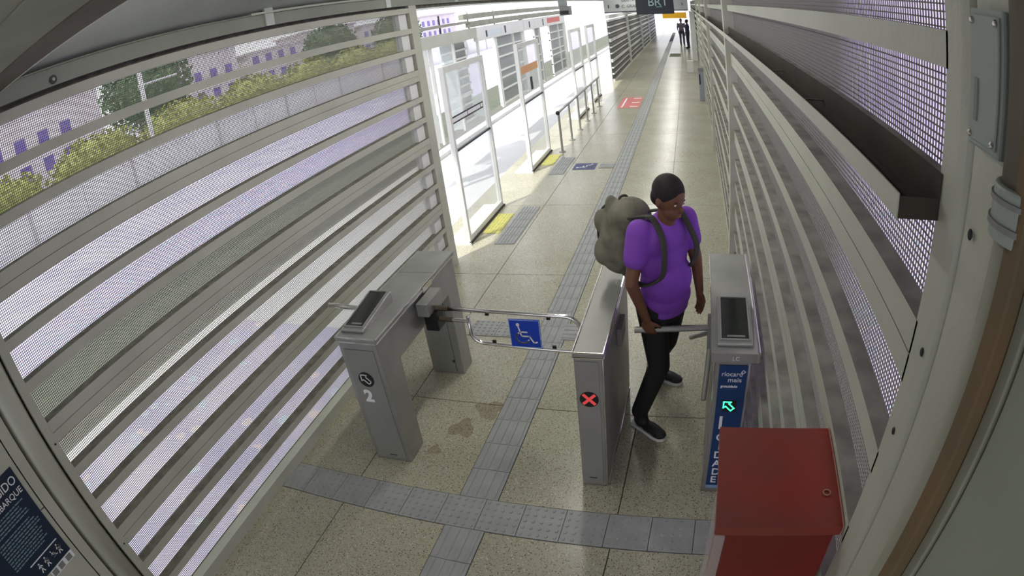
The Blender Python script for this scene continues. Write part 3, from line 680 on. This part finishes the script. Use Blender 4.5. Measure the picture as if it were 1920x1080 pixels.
MB().box(-2.57, -2.39, 11.89, 11.9, 2.52, 2.60).build('grille', blackp, bk)
MB().box(-2.60, -2.44, 11.95, 12.1, 2.70, 2.98).build('bracket', signg, bk)
mt_ = thing('door_mat', 'dark green mat lying on the floor before the bright far exit', 'mat', (-.75, 29, 0))
MB().box(-1.0, -.45, 28.2, 29.8, 0.0005, .012).build('mat_body', mat('green_mat', (.15, .17, .12), .9), mt_, bevel=.003)
MB().box(-.96, -.49, 28.3, 29.7, .012, .014).build('mat_pile', mat('green_mat_pile', (.12, .14, .10), .95), mt_)
wp = thing('white_partition', 'tall white partition panel along the right side near the exit', 'partition', (.25, 28, 0))
MB().box(.14, .36, 26.0, 26.06, 0, 2.2).build('end_panel', paint_w, wp)
MB().box(.14, .18, 26.06, 31, 0, 2.2).build('side_panel', paint_w, wp)
MB().box(.14, .36, 26.0, 31, 2.2, 2.24).build('cap', paint_w, wp)

# ---------------------------------------------------------------- outside: street, wall, hedge, trees, houses
gz = -1.0
gr = struct('ground', (-20, 20, gz))
for (a, b, z, mt, nm) in ( (-6.9, -6.6, gz + .12, whitewall, 'kerb'), (-7.6, -6.9, gz, greyband, 'gutter'), (-9.9, -7.6, gz, greygreen, 'median'), (-13.6, -9.9, gz, asphalt, 'road'), (-23, -13.6, gz, concrete, 'sidewalk'), (-120, -23, gz, concrete, 'far_ground'),
                          (.46, 1.9, gz, shadeground, 'shade_strip'), (1.9, 60, gz, asphalt, 'road')):
    MB().box(a, b, -40, 140, gz - .4, z).build(nm, mt, gr)
MB().box(-6.6, -2.70, -40, 5.4, gz - .4, gz).build('bus_lane', concrete, gr)
MB().box(-6.6, -3.15, 5.41, 140, gz - .4, gz).build('bus_lane', mat('pale_lane', (.62, .62, .63), .85, noise=(1, (.55, .55, .56), .8)), gr)
MB().box(-3.15, .46, 52, 140, gz - .4, -.05).build('exit_ramp', concrete, gr)
MB().box(-2.70, .46, -3, 5.3, gz - .4, -.30).build('platform_base', greyband, gr)
MB().box(-3.15, .46, 5.3, 52, gz - .4, -.30).build('platform_base', greyband, gr)
bw = thing('boundary_wall', 'long low white stained concrete wall across the street', 'wall', (-22.5, 20, gz))
random.seed(5)
for i in range(26):
    y0 = -12 + i * 3.0
    MB().box(-22.7, -22.5, y0, y0 + 2.96, gz, .72).build('wall_panel', whitewall, bw)
    if i % 2: MB().box(-22.5, -22.44, y0 - .08, y0 + .05, gz, .76).build('pilaster', mat('wall_pilaster', (.5, .48, .46), .9), bw)
def leaves(mb, cx, cy, cz, rx, ry, rz, n, s):
    for _ in range(n):
        t = random.uniform(0, 2 * math.pi); ph = math.acos(random.uniform(-1, 1)); r = random.uniform(.72, 1.05)
        p = V((cx + rx * r * math.sin(ph) * math.cos(t), cy + ry * r * math.sin(ph) * math.sin(t), cz + rz * r * math.cos(ph)))
        a = V((random.gauss(0, 1), random.gauss(0, 1), random.gauss(0, 1))).normalized(); b = a.orthogonal().normalized(); ss = s * random.uniform(.6, 1.3)
        mb.add([p - a * ss, p + b * ss * .5, p + a * ss, p - b * ss * .5], [(0, 1, 2, 3)])
for i in range(9):
    y0 = -4 + i * 6.2
    h = thing('hedge_bush', 'yellow green bush in the long hedge behind the white street wall', 'bush', (-25, y0, gz), group='hedge bushes behind the street wall')
    mb = MB(); mb.ell((-25, y0, .75), (1.2, 2.7, 1.25), seg=14, rings=8); leaves(mb, -25, y0, .8, 1.5, 3.0, 1.45, 1100, .16); mb.build('foliage', leafm, h)
    mb = MB(); mb.bar((-25, y0, gz), (-25, y0, .2), .1, n=8); mb.build('stem', barkm, h)
TREES = [(-30, 22.4, 3.1, 3.6, 'wide dark green tree seen through the top of the left screen'), (-31, 45, 2.6, 2.6, 'green tree beyond the street wall near the first post'), (-33, 62, 3, 2.6, 'distant green tree beyond the far end of the street wall')]
for (tx, ty, r, cz, lb) in TREES:
    t = thing('street_tree', lb, 'tree', (tx, ty, gz))
    mb = MB(); mb.ell((tx, ty, cz), (r * .75, r * .75, r * .7), seg=14, rings=8); leaves(mb, tx, ty, cz, r, r, r * .9, 2200, .2); mb.build('foliage', leafg, t)
    mb = MB(); mb.tube([(tx, ty, gz), (tx + .1, ty + .1, .5), (tx, ty, cz)], .18, 8); mb.build('trunk', barkm, t)
HOUSES = [(-46, 8, 20.5, 6.6, 'tall pale house with purple shaded windows left of the dark green tree'), (-48, 37, 13, 6.4, 'pale house with dark windows just right of the dark green tree'), (-48, 52, 12, 4.4, 'low pinkish house beyond the hedge'), (-50, 66, 14, 5.6, 'pale house near the second green tree'), (-50, 82, 16, 5, 'distant pale house row near the first wall post'), (-50, 104, 18, 5, 'farthest pale house down the street')]
for (hx, hy, w, hz, lb) in HOUSES:
    h = thing('house', lb, 'building', (hx, hy, gz))
    MB().box(hx - 5, hx, hy, hy + w, gz, hz).build('walls', brick, h)
    MB().box(hx - 5.2, hx + .3, hy - .3, hy + w + .3, hz, hz + .25).build('roof', mat('grey_roof', (.5, .45, .44), .9), h)
    nn = int(w / 2.6)
    for fl in range(2 if hz > 4 else 1):
        for i in range(nn):
            yy = hy + .8 + i * 2.5; z0 = .6 + fl * 2.3 + (.8 if hz < 4 else 0)
            MB().box(hx, hx + .05, yy, yy + 1.1, z0, z0 + 1.1).build('window', winm, h)
lp = thing('street_pole', 'pale street pole with crossarm in front of the dark green tree', 'pole', (-23.8, 17.5, gz))
mb = MB(); mb.bar((-23.8, 17.5, gz), (-23.8, 17.5, 6.5), .13, n=10); mb.build('shaft', whitewall, lp)
MB().box(-23.85, -23.75, 17.3, 20, 3.55, 3.65).build('crossarm', whitewall, lp)
bw2 = thing('purple_glow_wall', 'added lavender wall giving the purple glow outside the right hand screen', 'wall', (7, 10, gz))  # added backdrop; purple glow of blown highlights is put into its colour
for i in range(9):
    MB().box(7.0, 7.2, -10 + i * 5, -5.05 + i * 5, gz, 9).build('wall_panel', glowwall, bw2)

# ---------------------------------------------------------------- people
fw = V((.75, -.66, 0)).normalized(); rt_ = V((-.66, -.75, 0)).normalized()
def frame(f, r): return Matrix((f, -r, Z)).transposed()          # local x forward, y left, z up
Q = frame(fw, rt_)
pr = thing('person', 'person in purple t-shirt and black trousers with backpack, hand on turnstile arm', 'person', (-.2, 3.0, 0))
J = dict(pel=V((-.20, 3.04, .93)), ch=V((-.20, 2.99, 1.24)), nk=V((-.185, 2.95, 1.46)), hd=V((-.15, 2.92, 1.60)),
         rs=V((-.315, 2.86, 1.425)), ls=V((-.065, 3.08, 1.425)), re=V((-.36, 2.80, 1.14)), le=V((-.005, 3.10, 1.16)), rh=V((-.285, 2.86, .88)), lh=V((.02, 3.12, .94)),
         rhip=V((-.265, 2.97, .91)), lhip=V((-.145, 3.11, .91)), rk=V((-.215, 2.94, .50)), lk=V((-.185, 3.26, .49)), ra=V((-.335, 2.93, .09)), la=V((-.285, 3.50, .10)))
def hand(mb, wrist, d, palmn, side, curl=.5, s=1.):
    """palm + four fingers + thumb; d = hand direction, palmn = palm normal, side = towards the thumb"""
    d = d.normalized(); palmn = (palmn - d * palmn.dot(d)).normalized(); side = d.cross(palmn) * (1 if d.cross(palmn).dot(side) > 0 else -1)
    c = wrist + d * .045 * s; M3 = Matrix((d, side, palmn)).transposed(); mb.ell(c, (.055 * s, .042 * s, .017 * s), rot=M3, seg=14, rings=8)
    for i, L in enumerate((.070, .078, .073, .058)):
        base = wrist + d * .078 * s + side * (.030 - i * .020) * s; p = base; dd = d.copy()
        for kx in range(3):
            ang = curl * (.45 + .35 * kx); dd = (dd * math.cos(ang) + palmn * math.sin(ang)).normalized(); q = p + dd * L * s * (.45, .32, .25)[kx]
            mb.cap(p, q, .0092 * s - kx * .0008, .0086 * s - kx * .0008); p = q
    p = wrist + d * .025 * s + side * .032 * s; q = p + (d * .6 + side * .65 + palmn * .25).normalized() * .036 * s; mb.cap(p, q, .012 * s, .0105 * s)
    q2 = q + (d * .85 + side * .1 + palmn * .5).normalized() * .030 * s; mb.cap(q, q2, .0105 * s, .009 * s)
def figure_body(J, Q):
    mb = MB(); f = Q.col[0]; l = Q.col[1]
    mb.cap(J['nk'] - Z * .05, J['hd'] - Z * .04, .056, .052)
    h = J['hd']; tilt = Q @ Matrix.Rotation(.30, 3, 'Y')
    mb.ell(h + Z * .015, (.096, .076, .105), rot=tilt, seg=20, rings=14)
    mb.ell(h + tilt @ V((.035, 0, -.055)), (.062, .055, .060), rot=tilt, seg=16, rings=10)
    mb.ell(h + tilt @ V((.098, 0, -.022)), (.018, .013, .022), rot=tilt, seg=10, rings=8)
    mb.ell(h + tilt @ V((.088, 0, -.066)), (.012, .024, .008), rot=tilt, seg=10, rings=8)
    for s in (-1, 1): mb.ell(h + tilt @ V((-.002, s * .078, -.012)), (.018, .009, .030), rot=tilt, seg=10, rings=8)
    mb.ell((J['ch'] + J['nk']) / 2, (.095, .165, .13), rot=Q); mb.ell(J['ch'], (.10, .150, .16), rot=Q); mb.ell((J['ch'] + J['pel']) / 2, (.10, .145, .17), rot=Q); mb.ell(J['pel'], (.105, .155, .11), rot=Q)
    for a, b, c, dd in (('rs', 're', 'rh', 1), ('ls', 'le', 'lh', -1)):
        mb.cap(J[a], J[b], .050, .038); mb.cap(J[b], J[c], .038, .026)
    for a, b, c in (('rhip', 'rk', 'ra'), ('lhip', 'lk', 'la')):
        mb.cap(J[a], J[b], .078, .052); mb.cap(J[b], J[c], .050, .036)
    return mb, tilt
mb, tilt = figure_body(J, Q)
dR = (J['rh'] - J['re']).normalized(); hand(mb, J['rh'], (dR * .5 + V((.1, .02, -.8))), V((.2, .6, -.4)), fw, .9)
dL = (J['lh'] - J['le']).normalized(); hand(mb, J['lh'], dL, -fw * .2 + rt_, fw, .45)
body = mb.build('body', skin, pr, voxel=.0055, smit=4)
h = J['hd']
mb = MB(); mb.ell(h + tilt @ V((-.014, 0, .034)), (.098, .083, .096), rot=tilt, seg=22, rings=14); mb.ell(h + tilt @ V((-.05, 0, -.012)), (.056, .074, .065), rot=tilt, seg=18, rings=10); mb.build('hair', hairm, pr, voxel=.006, smit=3)
for s in (-1, 1):
    mb = MB(); mb.ell(h + tilt @ V((.079, s * .029, .004)), (.008, .011, .006), rot=tilt, seg=10, rings=8); e_ = mb.build('eye', mat('eye_white', (.6, .58, .55), .3), pr, smooth=True)
    mb = MB(); mb.ell(h + tilt @ V((.0852, s * .029, .003)), (.003, .0045, .0045), rot=tilt, seg=8, rings=6); mb.build('iris', blackp, e_, smooth=True)
    mb = MB(); mb.ell(h + tilt @ V((.0805, s * .028, .020)), (.005, .014, .003), rot=tilt, seg=8, rings=6); mb.build('eyebrow', hairm, pr, smooth=True)
mb = MB(); mb.ell(h + tilt @ V((.094, 0, -.068)), (.008, .021, .006), rot=tilt, seg=10, rings=6); mb.build('lips', mat('lips', (.20, .07, .05), .5), pr, smooth=True)
# t-shirt
mb = MB()
mb.ell((J['ch'] + J['nk']) / 2 + Z * .01, (.112, .185, .135), rot=Q, seg=22, rings=14); mb.ell(J['ch'], (.125, .172, .17), rot=Q, seg=22, rings=14)
mb.ell((J['ch'] + J['pel']) / 2 + fw * .03, (.138, .168, .17), rot=Q, seg=22, rings=14); mb.ell(J['pel'] + Z * .03 + fw * .015, (.142, .176, .12), rot=Q, seg=22, rings=14)
mb.ell(J['pel'] - Z * .05, (.138, .174, .06), rot=Q, seg=22, rings=14)
mb.cap(J['rs'], J['rs'].lerp(J['re'], .50), .070, .068); mb.cap(J['ls'], J['ls'].lerp(J['le'], .50), .068, .064)
mb.cap(J['nk'] - Z * .03, J['nk'] + Z * .0, .066, .060)
mb.build('tshirt', purple, pr, voxel=.009, smit=6)
# trousers
mb = MB(); mb.ell(J['pel'] - Z * .05, (.125, .165, .11), rot=Q, seg=20, rings=12)
for a, b, c in (('rhip', 'rk', 'ra'), ('lhip', 'lk', 'la')):
    mb.cap(J[a], J[b], .098, .070); mb.cap(J[b], J[c] + Z * .05, .070, .058)
mb.build('trousers', blacktr, pr, voxel=.009, smit=6)
# shoes
for (a, to, yaw) in (('ra', V((-.115, 2.765, .05)), 0), ('la', V((-.10, 3.42, .05)), 0)):
    an = J[a]; d = (to - an); d.z = 0; d.normalize(); w = V((-d.y, d.x, 0)); M3 = Matrix((d, w, Z)).transposed()
    heel = V((an.x, an.y, 0)) - d * .035
    mb = MB(); mb.ell(heel + d * .05 + Z * .065, (.062, .043, .050), rot=M3); mb.ell(heel + d * .14 + Z * .048, (.10, .045, .034), rot=M3); mb.ell(heel + d * .20 + Z * .038, (.065, .046, .028), rot=M3); mb.cap(heel + d * .05 + Z * .06, heel + d * .045 + Z * .12, .045, .047)
    sh = mb.build('shoe', shoem, pr, voxel=.006, smit=5)
    mb = MB(); out = [(-.015, .036), (.10, .041), (.18, .049), (.235, .040), (.262, .012), (.262, -.014), (.235, -.040), (.18, -.047), (.10, -.038), (-.015, -.036), (-.03, -.015), (-.03, .015)]
    mb.prism(out, heel + Z * .001, d, w, Z, .022); mb.build('sole', solem, sh, bevel=.003)

# backpack: worn, so it is a thing of its own
bp = thing('backpack', 'worn khaki backpack with loose straps on the back of the person', 'backpack', (-.42, 3.12, 1.2))
bc = V((-.42, 3.13, 1.285)); bd = (-fw + Z * .15).normalized()
mb = MB(); mb.ell(bc, (.145, .165, .235), rot=Q @ Matrix.Rotation(.16, 3, 'Y'), seg=22, rings=16); mb.ell(bc - Z * .08 - fw * .03, (.140, .160, .165), rot=Q, seg=20, rings=12); mb.ell(bc + Z * .12 + fw * .04, (.12, .14, .13), rot=Q, seg=20, rings=12)
for a_, b_, c_, r_ in ((.10, .10, .10, .05), (.11, -.09, .03, .055), (.12, .02, -.16, .06), (.08, .12, -.08, .06), (.10, -.12, -.14, .05), (.06, .05, .19, .045)): mb.ell(bc - fw * a_ + rt_ * b_ + Z * c_, (r_ * .8, r_, r_ * 1.5), rot=Q, seg=14, rings=8)
mb.build('pack_body', khaki, bp, voxel=.011, smit=5)
mb = MB(); mb.ell(bc - fw * .13 - Z * .08, (.055, .12, .11), rot=Q, seg=18, rings=12); mb.build('front_pocket', mat('khaki_pocket', (.20, .19, .14), .85, noise=(9, (.12, .11, .08), .9)), bp, voxel=.01, smit=4)
for s in (-1, 1):
    sh = J['ls'] if s > 0 else J['rs']; l_ = -rt_ * s
    a = bc + Z * .15 + l_ * .07 + fw * .07; top = sh.lerp(J['nk'], .42) + Z * .052; f1 = sh.lerp(J['nk'], .40) + fw * .100 - Z * .03; f2 = sh.lerp(J['nk'], .30) + fw * .135 - Z * .13
    lo = J['ch'] + l_ * .125 + fw * .115 - Z * .07; si = J['ch'] + l_ * .178 + fw * .01 - Z * .13; bk_ = bc + l_ * .12 - Z * .15 + fw * .08
    mb = MB(); P_ = spline([a, top - fw * .03, top + fw * .03, f1, f2, lo, si, bk_], 5)
    for da in (-.014, 0, .014): mb.tube([p + l_ * da for p in P_], .0085, 8)
    mb.build('shoulder_strap', khakid, bp, voxel=.006, smit=2)
mb = MB(); mb.tube(spline([bc + Z * .215 - fw * .0 + rt_ * .04, bc + Z * .245 - fw * .01 + rt_ * .02, bc + Z * .245 - fw * .01 - rt_ * .02, bc + Z * .215 - rt_ * .04]), .008, 8); mb.build('carry_handle', khakid, bp, smooth=True)
for sd in (.085, -.085):
    P_ = [bc + rt_ * sd + (-fw * math.cos(t) * (.158 if abs(t) < .9 else .150)) + Z * math.sin(t) * .225 for t in (-1.0, -.7, -.4, -.1, .2, .5, .8, 1.1)]
    mb = MB(); mb.tube(spline(P_, 4), .008, 6); mb.build('compression_strap', khakid, bp, smooth=True)
    mb = MB(); c_ = P_[4] - fw * .006; mb.ell(c_, (.010, .016, .018), rot=Q, seg=8, rings=6); mb.build('buckle', blackp, bp)
for zz, w_ in ((.10, .13), (-.02, .15)):
    P_ = [bc + Z * zz + (-fw * math.cos(t) * .160 + rt_ * math.sin(t) * w_) for t in (-1.1, -.7, -.3, 0, .3, .7, 1.1)]
    mb = MB(); mb.tube(spline(P_, 4), .0045, 6); mb.build('zip', blackp, bp, smooth=True)
for z_ in (.13, .05, -.2):
    mb = MB(); mb.ell(bc - fw * (.155 if z_ < .1 else .14) + rt_ * .04 + Z * z_, (.015, .015, .013), rot=Q, seg=8, rings=6); mb.build('cord_lock', blackp, bp)

# two small figures far down the walkway
def small_person(loc, label, topm, legm, yaw, bag):
    t = thing('person', label, 'person', loc); L = V(loc); f = V((math.cos(yaw), math.sin(yaw), 0)); l = V((-f.y, f.x, 0)); Q2 = Matrix((f, l, Z)).transposed()
    P = lambda a, b, c: L + f * a + l * b + Z * c
    mb = MB(); mb.ell(P(.02, 0, 1.58), (.095, .078, .115), rot=Q2); mb.cap(P(0, 0, 1.40), P(0, 0, 1.50), .052)
    mb.ell(P(.10, 0, 1.56), (.018, .012, .02), rot=Q2)
    for s in (-1, 1):
        mb.cap(P(0, s * .19, 1.38), P(.02, s * .24, 1.10), .045, .038); mb.cap(P(.02, s * .24, 1.10), P(.10, s * .22, .88), .036, .026)
        hand(mb, P(.10, s * .22, .88), V((0, 0, -1)), -l * s, f, .4, .95)
        mb.cap(P(0, s * .09, .88), P(.02, s * .10, .48), .075, .05); mb.cap(P(.02, s * .10, .48), P(0, s * .10, .08), .05, .035)
    mb.ell(P(0, 0, 1.2), (.10, .15, .24), rot=Q2); mb.build('body', skin, t, voxel=.012, smit=3)
    mb = MB(); mb.ell(P(0, 0, 1.62), (.10, .084, .10), rot=Q2); mb.build('hair', hairm, t, voxel=.012, smit=2)
    mb = MB(); mb.ell(P(0, 0, 1.25), (.125, .185, .20), rot=Q2); mb.ell(P(0, 0, 1.02), (.125, .165, .17), rot=Q2)
    for s in (-1, 1): mb.cap(P(0, s * .19, 1.38), P(.02, s * .235, 1.12), .06, .055)
    mb.build('shirt', topm, t, voxel=.014, smit=4)
    mb = MB(); mb.ell(P(0, 0, .92), (.12, .165, .12), rot=Q2)
    for s in (-1, 1): mb.cap(P(0, s * .09, .88), P(.02, s * .10, .48), .09, .065); mb.cap(P(.02, s * .10, .48), P(0, s * .10, .12), .063, .055)
    mb.build('trousers', legm, t, voxel=.014, smit=4)
    for s in (-1, 1): mb = MB(); mb.ell(P(.06, s * .10, .05), (.13, .05, .05), rot=Q2); mb.build('shoe', shoem, t)
    return t
small_person((-.38, 35.5, 0), 'left of two distant people, in grey top and dark trousers by the exit', mat('grey_top', (.20, .17, .19), .8), mat('dark_jeans', (.06, .06, .09), .8), -1.4, 0)
small_person((-.02, 33.2, 0), 'right of two distant people, in dark clothes next to white partition', mat('dark_top', (.05, .05, .09), .8), mat('black_jeans', (.03, .03, .05), .8), 2.9, 1)
